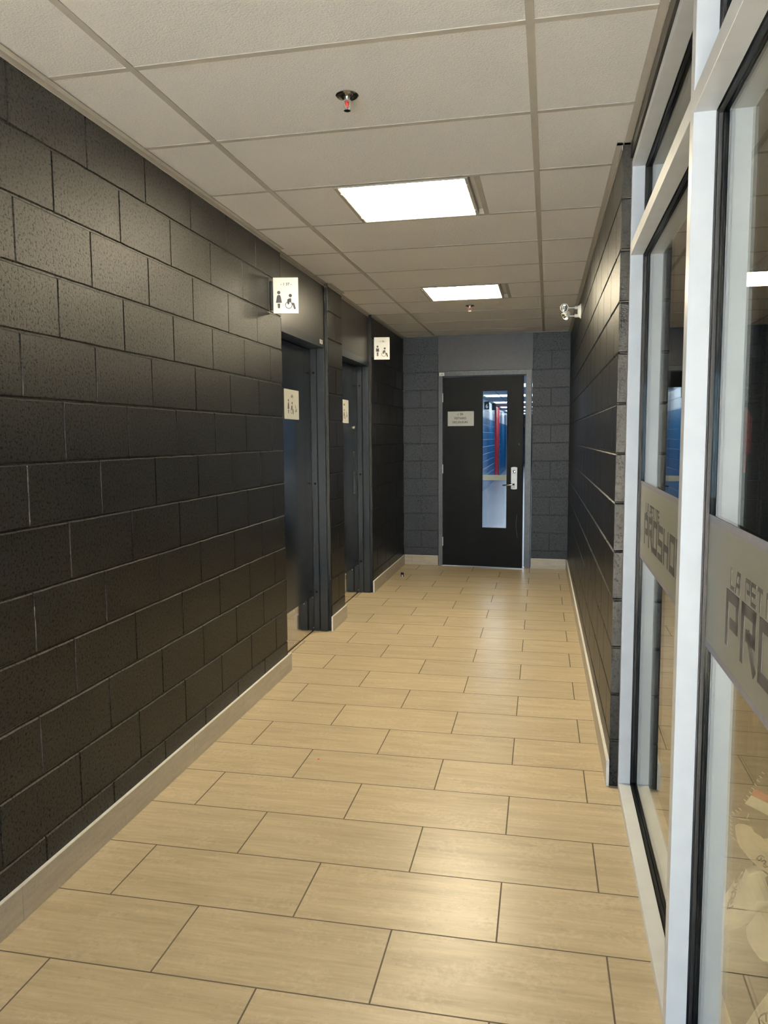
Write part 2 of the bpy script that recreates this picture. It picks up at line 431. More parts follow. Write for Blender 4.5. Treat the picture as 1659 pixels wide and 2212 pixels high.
text('tag_number', '137', .022, M['ink'], lambda u, v, t_: (.1136 + t_, -.098 + u, 2.195 + v), tg)
# lock and pull edge of the second door
MB().lathe([(.016, 0), (.016, .010), (.012, .014), (.004, .016)], lambda x, y, h: (h, -.165 + x, 1.588 + y), 20).build('lock_cylinder', M['satin'], l2, smooth=True)
pp = MB().box(0, .003, -.215, -.14, .965, 1.375).build('pull_plate', M['framepaint'], l2, bevel=.001)
for zz in (.98, 1.17, 1.36):
    for yy in (-.205, -.15): MB().lathe([(.004, .003), (.003, .0045)], lambda x, y, h, yy=yy, zz=zz: (h, yy + x, zz + y), 10).build('screw', M['sign'], l2)

# ------------------------------------------------------------------ end door, ajar towards the corridor
d3 = empty('door_3', (0, D, 0), math.atan(EANG), **ST)
f = MB()
f.box(.414, .462, -.006, .13, 0, 2.24); f.box(1.405, 1.466, -.006, .13, 0, 2.24); f.box(.462, 1.405, -.006, .13, 2.186, 2.24)
f.box(.462, .475, .052, .068, 0, 2.186); f.box(1.394, 1.405, .052, .068, 0, 2.186); f.box(.475, 1.399, .052, .068, 2.173, 2.186)
f.build('door_frame', M['endframe'], d3, bevel=.0015)
tg = MB().box(.424, .482, -.0075, -.006, 2.190, 2.226).build('number_tag', M['sign'], d3)
text('tag_number', '132', .024, M['ink'], lambda u, v, t_: (.453 + u, -.0077 - t_, 2.199 + v), tg)
LW, LH = .914, 2.170
leaf = bpy.data.objects.new('door_leaf', None)
c0, c1, w0, w1 = 0, LW, .448, .738   # window opening along the leaf
mb = MB(); zb, zt_ = .455, 2.013
mb.box(0, w0, 0, .044, .012, LH); mb.box(w1, LW, 0, .044, .012, LH); mb.box(w0, w1, 0, .044, .012, zb); mb.box(w0, w1, 0, .044, zt_, LH)
leaf = mb.build('door_leaf', M['endleaf'], d3)
HINGE = (.468, -.004, 0); OPEN = math.radians(-4.6)
leaf.location = HINGE; leaf.rotation_euler = (0, 0, OPEN)
b = MB()
for x0, x1, z0, z1 in ((w0 - .012, w0 + .004, zb - .012, zt_ + .012), (w1 - .004, w1 + .012, zb - .012, zt_ + .012), (w0 + .004, w1 - .004, zb - .012, zb + .004), (w0 + .004, w1 - .004, zt_ - .004, zt_ + .012)):
    b.box(x0, x1, -.005, .0, z0, z1); b.box(x0, x1, .044, .049, z0, z1)
b.build('window_bead', M['endleaf'], leaf)
MB().box(w0, w1, .019, .025, zb, zt_).build('vision_glass', M['doorglass'], leaf)
pb = MB().box(.05, .88, .085, .115, .998, 1.058).box(.05, .11, .044, .086, 1.0, 1.056).box(.80, .88, .044, .086, 1.0, 1.056)
pb.build('push_bar', M['aluframe'], leaf, bevel=.003)
fr = lambda x, y, h: (x, -h, y)
pts = [(.786, .915), (.786, 1.145)]
cx_ = .820; hw = .034
arc = [(cx_ - hw, .920)] + [(cx_ - hw + 2 * hw * i / 8, .908 - .006 * math.sin(math.pi * i / 8) + .002) for i in range(9)] + [(cx_ + hw, 1.146)] + [(cx_ + hw - 2 * hw * i / 8, 1.150 + .006 * math.sin(math.pi * i / 8)) for i in range(9)]
hp = MB().prism(arc, lambda u, v, t: (u, -t, v), 0.0, .007).build('escutcheon', M['plate'], leaf, bevel=.0012)
cy = MB().lathe([(.020, .007), (.020, .016), (.0165, .018), (.0165, .012), (.013, .012), (.013, .019), (.004, .020)], lambda x, y, h: (cx_ + x, -h, 1.104 + y), 24)
cy.build('lock_cylinder', M['chrome'], leaf, smooth=True)
MB().tube([(cx_, -.007, .962), (cx_, -.045, .962), (cx_ - .012, -.055, .961), (cx_ - .05, -.057, .957), (cx_ - .108, -.055, .952), (cx_ - .120, -.050, .951)], [.013, .011, .0105, .0098, .0092, .006], 14).build('lever_handle', M['chrome'], leaf, smooth=True)
for zz in (.235, 1.078, 1.892):
    h = MB().lathe([(.006, 0), (.006, .032), (.0048, .033), (.0048, .034), (.006, .035), (.006, .067), (.0048, .068), (.0048, .069), (.006, .07), (.006, .102)], lambda x, y, h, zz=zz: (.4655 + x, -.012 + y, zz + h), 12)
    h.build('hinge', M['plate'], d3, smooth=True)
MB().box(.452, 1.405, -.01, .09, 0.0, .006).build('threshold', M['plate'], d3)
m = MB()
m.tube([(.862, -.001, .36), (.850, -.0012, .44), (.846, -.0012, .53), (.856, -.0012, .62)], .0012, 6)
m.tube([(.87, -.001, 1.42), (.876, -.001, 1.40)], .0035, 6)
m.build('scratches', simple('worn_paint_scratch', (.16, .17, .17), .6), leaf)

# ------------------------------------------------------------------ signs
def disc(cx, cy, r, n=28): return [(cx + r * math.cos(2 * math.pi * i / n), cy + r * math.sin(2 * math.pi * i / n)) for i in range(n)]
K = .000117
def woman(ox, oy, s):
    P = lambda l: [(ox + x * s, oy + y * s) for x, y in l]
    return [P(disc(0, 0, 84)), P([(-45, -115), (45, -115), (75, -150), (100, -210), (150, -505), (-150, -505), (-100, -210), (-75, -150)]), P([(-70, -545), (60, -545), (50, -760), (35, -772), (-42, -772), (-55, -760)])]
def man(ox, oy, s):
    P = lambda l: [(ox + x * s, oy + y * s) for x, y in l]
    return [P(disc(0, 0, 84)), P([(0, -200), (55, -118), (95, -130), (118, -180), (125, -405), (-125, -405), (-118, -180), (-95, -130), (-55, -118)]), P([(-72, -450), (-6, -450), (-6, -755), (-60, -755)]), P([(6, -450), (72, -450), (60, -755), (6, -755)])]
def wheelchair(ox, oy, s):
    P = lambda l: [(ox + x * s, oy + y * s) for x, y in l]
    L = [P(disc(0, 0, 82))]
    L.append(P([(-20, -130), (20, -135), (45, -170), (45, -330), (-12, -310), (-45, -290), (-60, -400), (-90, -440), (-135, -430), (-158, -390), (-160, -215), (-130, -170)]))
    L.append(P([(55, -350), (165, -360), (200, -390), (262, -620), (255, -660), (215, -680), (170, -655), (118, -475), (70, -475)]))
    return L
def ring(ox, oy, s):
    n = 40; out = []
    for i in range(n):
        a0, a1 = 2 * math.pi * i / n, 2 * math.pi * (i + 1) / n
        out.append([(ox + (-85 + r * math.cos(q)) * s, oy + (-470 + r * math.sin(q)) * s) for r, q in ((182, a0), (182, a1), (150, a1), (150, a0))])
    return out
def baby(ox, oy, s):
    P = lambda l: [(ox + x * s, oy + y * s) for x, y in l]
    return [P([(-150, -170), (150, -170), (150, -120), (-150, -120)]), P([(-40, -95), (60, -100), (120, -70), (140, 10), (90, 20), (60, -30), (0, -30)]), P(disc(-85, -60, 34)), P([(-140, 230), (-100, 240), (-10, 100), (40, 20), (-5, 5), (-60, 70), (-110, 140)])]
def plate_sign(name, label, cat, loc, rz, w, h, mat, th, items, group=None, both=False, bracket=None, fs=.0205, num=None, numpos=None):
    """sign in the local x-z plane, front face looking along -y"""
    t = empty(name, loc, rz, label=label, category=cat)
    if group: t['group'] = group
    pl = MB().box(0, w, 0, th, 0, h).build('sign_plate', mat, t, bevel=.0008)
    fr = lambda u, v, q: (u, -.0001 - q, v)
    for nm, polys in items:
        m = MB()
        for p in polys: m.prism(p, fr, 0, .0006)
        m.build(nm, M['ink'], t)
    if num: text('room_number', num, fs, M['ink'], lambda u, v, q: (numpos[0] + u, -.0001 - q, numpos[1] + v), t)
    if bracket: bracket(t)
    return t
sc = K
def flag(loc, kind, num, label, rz):
    w, h = .147, .2065
    ox, oy = .033 + .0, h - .086
    ppl = woman(ox, oy, sc) if kind == 'w' else man(ox, oy, sc)
    ppn = 'woman_pictogram' if kind == 'w' else 'man_pictogram'
    wx, wy = .101, h - .1035
    def br(t): MB().box(-.012, -.0005, .002, .010, .02, h - .02).box(-.016, -.012, -.008, .018, .02, h - .02).build('wall_bracket', M['black'], t)
    return plate_sign('restroom_sign', label, 'sign', loc, rz, w, h, M['sign'], .012, [(ppn, ppl), ('wheelchair_pictogram', wheelchair(wx, wy, sc) + ring(wx, wy, sc))], None, bracket=br, num='- 1 37 -' if num == '137' else '- 1 36 -', numpos=(.077, h - .045), fs=.022)
flag((.017, 4.372, 2.229), 'w', '137', 'white flag sign reading -137- with woman and wheelchair symbols', math.radians(11.6))
flag((.017, 7.15, 2.229), 'm', '136', 'white flag sign reading -136- with man and wheelchair symbols', math.radians(9))
def flat(loc, kind, num, label):
    w, h = .315, .205
    ppl = woman(.082, h - .076, sc * .98) if kind == 'w' else man(.082, h - .076, sc * .98)
    wx, wy = .162, h - .092
    t = plate_sign('door_sign', label, 'sign', loc, math.radians(90), w, h, M['signmetal'], .004,
        [('woman_pictogram' if kind == 'w' else 'man_pictogram', ppl), ('wheelchair_pictogram', wheelchair(wx, wy, sc * .98) + ring(wx, wy, sc * .98)), ('baby_changing_pictogram', baby(.246, h - .132, sc * .98))], num=num, numpos=(.160, h - .052), fs=.024)
    return t
flat((-.1338, 4.975, 1.626), 'w', '-137-', 'grey metal sign reading -137- with woman symbol on the nearer black door')
flat((-.1338, 6.424, 1.626), 'm', '-136-', 'grey metal sign on the farther black side door, half hidden by the block pier')
# sign on the end door (stands on the open leaf)
ca = math.atan(EANG)
def leafpt(u, v, z):
    x = HINGE[0] + u * math.cos(OPEN) - v * math.sin(OPEN); y = HINGE[1] + u * math.sin(OPEN) + v * math.cos(OPEN)
    return (x * math.cos(ca) - y * math.sin(ca), D + x * math.sin(ca) + y * math.cos(ca), z)
t = empty('door_sign', leafpt(.056, -.0045, 1.620), ca + OPEN, label='silver plate reading -138- VESTIAIRES DES JOUEURS on the end door', category='sign')
MB().box(0, .302, 0, .004, 0, .165).build('sign_plate', M['signmetal'], t, bevel=.0008)
for i, (s_, sz, zz) in enumerate((('-1 38-', .038, .121), ('VESTIAIRES', .034, .076), ('DES JOUEURS', .034, .031))):
    text('lettering', s_, sz, M['ink'], lambda u, v, q, zz=zz: (.146 + u, -.0003 - q, zz + v), t, xs=.86)

# ------------------------------------------------------------------ storefront
win = empty('window_1', (SX, SY, 0), SROT, **ST)
Y1 = 1.372; YW = 1.398; BAY = -1.325; MW = .045; BAY2 = -2.72
ZS, ZT0, ZT1, ZH0, ZH1 = .03, 2.207, 2.253, 2.546, 2.574
def member(y0, y1, z0, z1, al, bk, vertical, cut=.006):
    al.box(0, .048, y0, y1, z0, z1); al.box(.080, .128, y0, y1, z0, z1)
    if vertical: bk.box(.048, .080, y0 + cut, y1 - cut, z0, z1)
    else: bk.box(.048, .080, y0, y1, z0 + cut, z1 - cut)
al = MB(); bk = MB()
member(Y1, YW, 0, ZH1, al, bk, True); member(0, MW, 0, ZH1, al, bk, True)
member(BAY - MW, BAY, 0, ZH1, al, bk, True); member(BAY2 - MW, BAY2, 0, ZH1, al, bk, True)
for y0, y1 in ((MW, Y1), (BAY, 0), (BAY2, BAY - MW)):
    for z0, z1 in ((0, ZS), (ZT0, ZT1), (ZH0, ZH1)): member(y0, y1, z0, z1, al, bk, False)
al.build('frame', M['alu'], win, bevel=.0008)
bk.build('glazing_channel', M['black'], win)
g = MB()
for y0, y1 in ((MW, Y1), (BAY, 0), (BAY2, BAY - MW)):
    for z0, z1 in ((ZS, ZT0), (ZT1, ZH0)):
        for x0, x1 in ((.052, .060), (.069, .077)):
            g.box(x0, x1, y0, y0 + .006, z0, z1); g.box(x0, x1, y1 - .006, y1, z0, z1)
            g.box(x0, x1, y0 + .006, y1 - .006, z0, z0 + .008); g.box(x0, x1, y0 + .006, y1 - .006, z1 - .008, z1)
g.build('gasket', M['black'], win)
for y0, y1 in ((MW, Y1), (BAY, 0), (BAY2, BAY - MW)):
    for z0, z1 in ((ZS, ZT0), (ZT1, ZH0)):
        MB().box(.0615, .0675, y0 + .001, y1 - .001, z0 + .001, z1 - .001).build('glass_pane', M['glass'], win)
MB().box(.0, .03, Y1 + .0262, Y1 + .030, 0, ZH1).build('caulk', M['tape'], win)
# dark fascia above
MB().box(-.006, .20, -3.0, YW + .001, ZH1 + .012, H - .004).build('fascia', M['lintel'], win)
MB().box(.015, .12, -3.0, YW, ZH1, ZH1 + .012).build('shadow_gap', M['black'], win)

# squared stroke lettering
GL = {'P': [[(0, 0), (0, 7)], [(0, 7), (4, 7)], [(4, 7), (4, 3)], [(4, 3), (1.7, 3)]],
      'R': [[(0, 0), (0, 7)], [(0, 7), (4, 7)], [(4, 7), (4, 3.6)], [(4, 3.6), (1.7, 3.6)], [(2.2, 3.6), (4.2, 0)]],
      'O': [[(0, 0), (0, 7)], [(0, 7), (4, 7)], [(4, 7), (4, 0)], [(4, 0), (0, 0)]],
      'S': [[(4, 7), (0, 7)], [(0, 7), (0, 3.5)], [(0, 3.5), (4, 3.5)], [(4, 3.5), (4, 0)], [(4, 0), (0, 0)]],
      'H': [[(0, 0), (0, 7)], [(4, 0), (4, 7)], [(0, 3.5), (4, 3.5)]],
      'L': [[(0, 7), (0, 0)], [(0, 0), (4, 0)]], 'A': [[(0, 0), (1.6, 7)], [(1.6, 7), (4, 7)], [(4, 7), (4, 0)], [(1, 2.6), (4, 2.6)]],
      'E': [[(4, 7), (0, 7)], [(0, 7), (0, 0)], [(0, 0), (4, 0)], [(0, 3.5), (3.4, 3.5)]],
      'T': [[(0, 7), (4, 7)], [(2, 7), (2, 0)]], 'I': [[(2, 7), (2, 0)]]}
def stroke_text(mb, s, u, v, h, wch, adv, th, fr, t0, t1):
    for ch in s:
        if ch in GL:
            for (x0, y0), (x1, y1) in GL[ch]:
                a_ = Vector((u + x0 / 4 * wch, v + y0 / 7 * h)); b_ = Vector((u + x1 / 4 * wch, v + y1 / 7 * h))
                d_ = (b_ - a_).normalized() * th / 2; n_ = Vector((-d_.y, d_.x))
                a2, b2 = a_ - d_, b_ + d_
                mb.prism([tuple(a2 + n_), tuple(b2 + n_), tuple(b2 - n_), tuple(a2 - n_)], fr, t0, t1)
        u += adv if ch != ' ' else adv * .8
for y0, y1, start in ((MW + .008, Y1 - .004, 1.197), (BAY, -.006, -.220)):
    fo = MB().box(.0603, .0609, y0, y1, 1.020, 1.297).build('frosted_band', M['film'], win)
    MB().box(.0601, .0610, y0, y1, 1.005, 1.020).box(.0601, .0610, y0, y1, 1.297, 1.315).build('band_border', M['filmedge'], fo)
    m = MB(); q = lambda u, v, t: (t, start - u, v)
    stroke_text(m, 'PROSHOP', 0, 1.092 if start > 0 else 1.076, .094, .084, .128, .0225, q, .0594, .0602)
    stroke_text(m, 'LA PETITE', .024, 1.202 if start > 0 else 1.190, .036, .028, .0425, .0075, q, .0594, .0602)
    m.build('shop_name', M['filmink'], fo)

# ------------------------------------------------------------------ ceiling fixtures
def troffer(i, y0, y1, label, tag=True, x0=.640, x1=1.226, mat='lamp', fr=None, z=H):
    t = empty('ceiling_light', ((x0 + x1) / 2, (y0 + y1) / 2, z), -CANG, label=label, category='ceiling light')
    t['group'] = 'recessed corridor lights' if mat == 'lamp' else 'locker corridor lights'
    hx, hy = (x1 - x0) / 2, (y1 - y0) / 2 - .013
    m = MB(); w = .016
    m.box(-hx - w, -hx, -hy, hy, -.001, .05); m.box(hx, hx + w, -hy, hy, -.001, .05); m.box(-hx, hx, -hy, -hy + w * .6, -.001, .05); m.box(-hx, hx, hy - w * .6, hy, -.001, .05)
    m.build('frame', M['trim'], t, bevel=.001)
    MB().box(-hx, hx, -hy + w * .6, hy - w * .6, .004, .012).build('diffuser', M[mat], t)
    if mat == 'lamp':
        for sx_ in (-1, 1):
            for yy in (-.2, .2): MB().box(sx_ * (hx + .004) - .003, sx_ * (hx + .004) + .003, yy - .008, yy + .008, -.003, -.001).build('latch', M['plate'], t)
    return t

troffer(0, 3.514, 4.124, 'square lit ceiling panel, the larger and nearer of two')
troffer(1, 5.9525, 6.562, 'square lit ceiling panel, the smaller and farther of two', x0=.652, x1=1.238)

def sprinkler(x, y, label):
    t = empty('fire_sprinkler', (x, y, H), 0, label=label, category='sprinkler', group='ceiling sprinklers')
    MB().lathe([(.0385, 0), (.0385, -.002), (.035, -.005), (.024, -.004), (.018, -.010), (.0095, -.010)], seg=36, cap=True).build('escutcheon', M['chrome'], t, smooth=True)
    MB().lathe([(.0098, -.005), (.0098, -.015), (.0125, -.017), (.0125, -.020), (.006, -.022)], seg=20).build('body', M['satin'], t, smooth=True)
    m = MB()
    for s_ in (-1, 1): m.tube([(s_ * .0112, 0, -.018), (s_ * .0125, 0, -.026), (s_ * .0125, 0, -.034), (s_ * .009, 0, -.043), (s_ * .002, 0, -.049)], .0019, 8)
    m.tube([(0, 0, -.043), (0, 0, -.050)], .0026, 10); m.build('frame_arms', M['satin'], t, smooth=True)
    MB().lathe([(.004, -.021), (.0066, -.025), (.0060, -.031), (.003, -.036), (.0012, -.044)], seg=14).build('glass_bulb', M['red'], t, smooth=True)
    pts = []
    for i in range(48):
        r = .0125 if (i // 2) % 2 else .0095; q = 2 * math.pi * i / 48; pts.append((r * math.cos(q), r * math.sin(q)))
    MB().prism(pts, lambda u, v, h: (u, v, h), -.0505, -.0495).build('deflector', M['chrome'], t)
sprinkler(.921, 2.61, 'nearest ceiling sprinkler with a red bulb, in front of the lit panels')
sprinkler(.947, 6.844, 'small far ceiling sprinkler just beyond the second lit panel')

# emergency twin spot lamp on the right wall
t = empty('emergency_light', (RX, 6.50, 2.502), 0, label='white twin-head emergency light high on the right block wall', category='emergency light')
MB().lathe([(.060, 0), (.060, .004), (.050, .010), (.046, .022), (.042, .026)], lambda x, y, h: (-h, y * .8, x), 28).build('wall_plate', M['white'], t, smooth=True)
for hz, hd, tip in ((.030, Vector((-.35, -1, -.12)), (-.128, -.012, .030)), (-.035, Vector((-.62, -.35, -.62)), (-.120, .0, -.030))):
    hd.normalize(); c = Vector(tip)
    ar = MB().tube([(-.022, 0, hz), (-.05, 0, hz)], .014, 12); ar.tube([(-.05, 0, hz), (-.085, .004, hz), tuple(c - hd * .02)], .0055, 10)
    ar.build('arm', M['white'], t, smooth=True)
    a_ = hd.orthogonal().normalized(); b_ = hd.cross(a_)
    fr3 = lambda x, y, h, c=c, a_=a_, b_=b_, hd=hd: tuple(c + a_ * x + b_ * y + hd * h)
    hdm = MB().lathe([(.012, -.040), (.021, -.034), (.027, -.012), (.029, .0), (.034, .002), (.0345, .014), (.031, .0155), (.029, .012)], fr3, 28, cap=False).build('lamp_head', M['white'], t, smooth=True)
    MB().lathe([(.029, .011), (.022, .002), (.012, -.008), (.003, -.012)], fr3, 20, cap=False).build('reflector', M['chrome'], hdm, smooth=True)
    MB().lathe([(.005, -.008), (.005, .004), (.001, .008)], fr3, 10).build('bulb', M['white'], hdm, smooth=True)

# floor door stop
t = empty('door_stop', (.121, 8.009, 0), 0, label='small round metal door stop standing on the floor near the end wall', category='door stop')
MB().lathe([(.024, 0), (.024, .004), (.017, .007), (.015, .012), (.015, .040), (.012, .043)], seg=24).build('body', M['chrome'], t, smooth=True)
MB().lathe([(.0158, .020), (.018, .024), (.018, .034), (.0158, .038)], seg=24).build('rubber_ring', M['black'], t, smooth=True)
o = MB().lathe([(.005, 0), (.004, .0012), (.001, .0016)], seg=9).build('confetti', M['redpaint'], label='tiny red dot of litter lying on the beige floor tiles', category='litter'); o.location = (.573, 3.303, 0)

# ------------------------------------------------------------------ corridor beyond the end door
YB, YE = 8.95, 46.0; HV = 2.56
MB().box(-.2, 2.4, 8.86, YE, -.12, 0).build('floor', M['rubberfloor'], **ST)
m = MB(); blocks(m, 13.0, 30.0, 0, HV, 13.0, lambda u, z, d: (.02 + d, u, z), .008, .004)
m.box(-.2, .012, YB - .08, YE, 0, HV)
m.build('wall_left', M['blue'], **ST)
MB().box(2.2, 2.4, YB - .08, YE, 0, HV).build('wall_right', M['blue'], **ST)
MB().box(-.2, 2.4, YE, YE + .1, 0, HV).build('wall_back', M['blue'], **ST)
m = MB(); m.box(-.2, 2.4, 8.86, YE, HV, HV + .06)
m.build('ceiling', M['ctile'], **ST)
m = MB()
for x in (.50, 1.72): m.box(x - .012, x + .012, 8.9, YE, HV - .004, HV)
yy = 9.2
while yy < 34: m.box(.02, 2.2, yy - .012, yy + .012, HV - .003, HV - .0005); yy += .61
m.build('trim_5', simple('grey_grid_enamel', (.30, .32, .34), .5), **ST)
MB().box(.02, .06, 26.35, 26.6, 0, HV).box(.012, .03, 26.6, 28.3, 0, HV).box(.02, .06, 28.3, 28.36, 0, HV).build('trim_6', M['redpaint'], **ST)
for i, y in enumerate((11.7, 15.7, 19.7, 23.7, 27.7, 31.7, 35.7)):
    t = troffer(i, y, y + 1.1, 'long lit ceiling panel in the blue corridor seen through the end door', x0=.12, x1=1.95, mat='lampcool', z=HV - .006)
for y, z, n, lab in ((14.7, 2.17, '5', 'black sign with white 5 mirrored in the shop window'), (21.45, 2.25, '6', 'black sign with white 6 seen through the end door window'), (24.7, 2.34, '7', 'thin black sign edge beyond the numbered sign in the blue corridor')):
    t = empty('number_sign', (.02, y, z), 0, label=lab, category='sign')
    w = .17 if n == '5' else .125
    MB().box(0, w, 0, .02, 0, .215).build('sign_panel', M['black'], t)
    if n != '7': text('numeral', n, .17, M['sign'], lambda u, v, q: (w * .52 + u * .8, -.001 - q, .035 + v), t, thick=.002)
# wall behind the end wall, so the corridor is closed around the door
MB().box(-.2, .40, 8.945, 8.96, 0, HV).box(1.48, 2.4, 8.89, 8.96, 0, HV).box(.40, 1.48, 8.93, 8.96, 2.24, HV + .08).build('trim_7', M['blue'], **ST)

# ------------------------------------------------------------------ the dark shop behind the glass
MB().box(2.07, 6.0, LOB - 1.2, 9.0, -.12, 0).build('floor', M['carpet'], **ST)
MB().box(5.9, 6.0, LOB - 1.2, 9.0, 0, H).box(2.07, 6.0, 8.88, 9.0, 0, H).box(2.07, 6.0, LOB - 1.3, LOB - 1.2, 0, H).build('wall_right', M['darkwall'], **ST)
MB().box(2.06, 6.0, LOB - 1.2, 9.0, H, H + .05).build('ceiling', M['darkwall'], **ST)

CX, CZ, F_, PIT, YAW, ROL = 1.5756, 1.4953, 1646.93, .0974, -.2033, -.0072
def ray(x, y):
    u, v = x - 829.5, y - 1106; c, s = math.cos(ROL), math.sin(ROL); a_, b_ = c * u + s * v, -s * u + c * v
    r = Vector((math.cos(YAW), -math.sin(YAW), 0)); fw = Vector((math.sin(YAW) * math.cos(PIT), math.cos(YAW) * math.cos(PIT), -math.sin(PIT))); up = r.cross(fw)
    return fw * F_ + r * a_ - up * b_
def shopYZ(x, y, px=2.045):
    d = ray(x, y); t = (px - CX) / d.x; return (d.y * t, CZ + d.z * t)
# goal-keeping gear displayed right behind the glass (outlines measured off the photograph, real size)
def gear(name, label, cat, outline, x0, th, mat, group=None):
    p = [shopYZ(*q, px=x0) for q in outline]
    cy_ = sum(q[0] for q in p) / len(p); cz_ = sum(q[1] for q in p) / len(p)
    t = empty(name, (x0, cy_, cz_), 0, label=label, category=cat)
    if group: t['group'] = group
    m = MB(); n = len(p); rings = ((.90, .0), (1.0, .012), (1.0, th - .012), (.9, th))
    base_ = len(m.v)
    for sc_, dx in rings:
        for q in p: m.v.append((dx, (q[0] - cy_) * sc_, (q[1] - cz_) * sc_))
    for k in range(3):
        for i in range(n):
            j = (i + 1) % n; m.f.append((base_ + k * n + i, base_ + k * n + j, base_ + (k + 1) * n + j, base_ + (k + 1) * n + i))
    m.f.append(tuple(base_ + i for i in range(n))); m.f.append(tuple(base_ + 3 * n + i for i in range(n)))
    m.build('padded_body', mat, t, smooth=True)
    return t, (cy_, cz_), x0
def strokes(parent, c, x0, lines, mat, r, name):
    m = MB()
    for ln in lines:
        pts = [shopYZ(*q, px=x0) for q in ln]; m.tube([(-.0015, q[0] - c[0], q[1] - c[1]) for q in pts], r, 6)
    m.build(name, mat, parent)
X0 = 2.040
t, c, x = gear('goalie_pad', 'cream goalie leg pad with outlined brand lettering behind the shop glass', 'goalie pad',
    [(1612, 1868), (1585, 1898), (1561, 1935), (1550, 1962), (1545, 1990), (1546, 2003), (1552, 2008), (1562, 2006), (1590, 1990), (1618, 1972), (1636, 1956), (1640, 1945), (1632, 1925), (1622, 1900), (1618, 1886), (1624, 1880)], X0, .036, M['leather'])
def lp(x, y): return (1565 + x / 20.1, 1865 + y / 20.1)
strokes(t, c, x, [[lp(*q) for q in l] for l in (
    [(390, 1860), (330, 1920), (220, 1950), (150, 2010), (200, 1700), (290, 1660)], [(300, 1780), (380, 1660), (440, 1500), (230, 1620)], [(310, 1540), (370, 1290), (520, 1240), (440, 1500), (310, 1560)],
    [(330, 1280), (440, 1180), (550, 1140), (450, 1120), (410, 990)], [(490, 1060), (640, 880)], [(660, 820), (490, 850), (580, 560), (680, 400)], [(640, 840), (740, 660), (830, 440), (950, 150)], [(540, 790), (640, 560), (720, 420), (760, 500)], [(690, 660), (760, 540)])],
    M['taupe'], .0016, 'brand_lettering')
t, c, x = gear('goalie_glove', 'pale goalie catching glove cuff with script name, above the lettered pad', 'goalie glove',
    [(1584, 1778), (1590, 1790), (1605, 1800), (1620, 1818), (1640, 1832), (1659, 1850), (1690, 1880), (1690, 1915), (1660, 1890), (1640, 1878), (1618, 1856), (1598, 1832), (1590, 1818), (1586, 1800)], X0 + .040, .04, M['leather'])
strokes(t, c, x - .0, [[(1652, 1852), (1646, 1848), (1640, 1850), (1637, 1854), (1640, 1859), (1645, 1858), (1646, 1853)], [(1635, 1855), (1641, 1859), (1647, 1855)], [(1646, 1861), (1653, 1858), (1656, 1862)], [(1651, 1867), (1656, 1863), (1653, 1866), (1656, 1870)], [(1650, 1870), (1654, 1874), (1660, 1872)]], M['taupe'], .0011, 'script_name')
t, c, x = gear('goalie_mitt', 'brown nylon goalie mitt with cream stitching, red and white cuff', 'goalie mitt',
    [(1640, 1672), (1622, 1700), (1606, 1738), (1590, 1756), (1563, 1760), (1560, 1778), (1562, 1800), (1572, 1815), (1592, 1824), (1612, 1850), (1640, 1872), (1690, 1900), (1700, 1690), (1660, 1680)], X0 + .084, .05, M['taupe'])
def st(a_, b_, n_):
    out = []
    for i in range(n_):
        f0 = i / n_; x_, y_ = a_[0] + (b_[0] - a_[0]) * f0, a_[1] + (b_[1] - a_[1]) * f0
        out.append([(x_ - 2.6, y_ - 2.0), (x_ + 2.6, y_ + 2.2)])
    return out
strokes(t, c, x, st((1650, 1670), (1606, 1738), 8) + st((1600, 1748), (1578, 1760), 3) + st((1580, 1764), (1581, 1800), 4) + st((1581, 1800), (1592, 1822), 2) + [[(1596, 1768), (1606, 1770), (1620, 1772)], [(1619, 1758), (1615, 1768)]], M['thread'], .0012, 'stitching')
def patch(pts, mat, name):
    p = [shopYZ(*q, px=x) for q in pts]; MB().prism([(q[0] - c[0], q[1] - c[1]) for q in p], lambda u, v, h: (h, u, v), -.006, .0).build(name, mat, t)
patch([(1628, 1718), (1633, 1707), (1639, 1706), (1700, 1738), (1700, 1752)], M['redstripe'], 'red_cuff_band')
patch([(1628, 1719), (1700, 1753), (1700, 1780), (1614, 1736)], M['leather2'], 'white_cuff_band')
patch([(1615, 1811), (1659, 1812), (1700, 1812), (1700, 1900), (1658, 1848), (1632, 1828)], M['leather2'], 'white_palm_panel')
t, c, x = gear('goalie_pad', 'rounded cream goalie pad end, low down beside the lettered pad', 'goalie pad',
    [(1640, 1962), (1628, 1975), (1622, 1985), (1611, 1997), (1609, 2008), (1611, 2028), (1622, 2050), (1640, 2075), (1646, 2080), (1690, 2090), (1700, 2010), (1658, 1990)], X0 + .001, .036, M['leather'])
t, c, x = gear('goalie_pad', 'lowest cream goalie pad with dark crest, at the bottom right behind the glass', 'goalie pad',
    [(1700, 2085), (1659, 2140), (1634, 2172), (1600, 2225), (1585, 2262), (1640, 2270), (1700, 2270)], X0, .036, M['leather'])
strokes(t, c, x, [[(1659, 2188), (1654, 2189), (1645, 2194), (1641, 2200), (1642, 2212)], [(1646, 2204), (1652, 2212)], [(1656, 2190), (1657, 2208)]], M['taupe'], .0014, 'crest')
t, c, x = gear('goalie_pad', 'dark brown goalie pad between the cream pads', 'goalie pad',
    [(1634, 1888), (1622, 1890), (1618, 1900), (1622, 1918), (1632, 1938), (1640, 1958), (1652, 1985), (1700, 2020), (1700, 1890)], X0 + .138, .05, M['taupe'])
strokes(t, c, x, [[(1632, 1892), (1645, 1918), (1659, 1940)], [(1640, 1940), (1639, 1954)]], M['thread'], .0012, 'stitching')

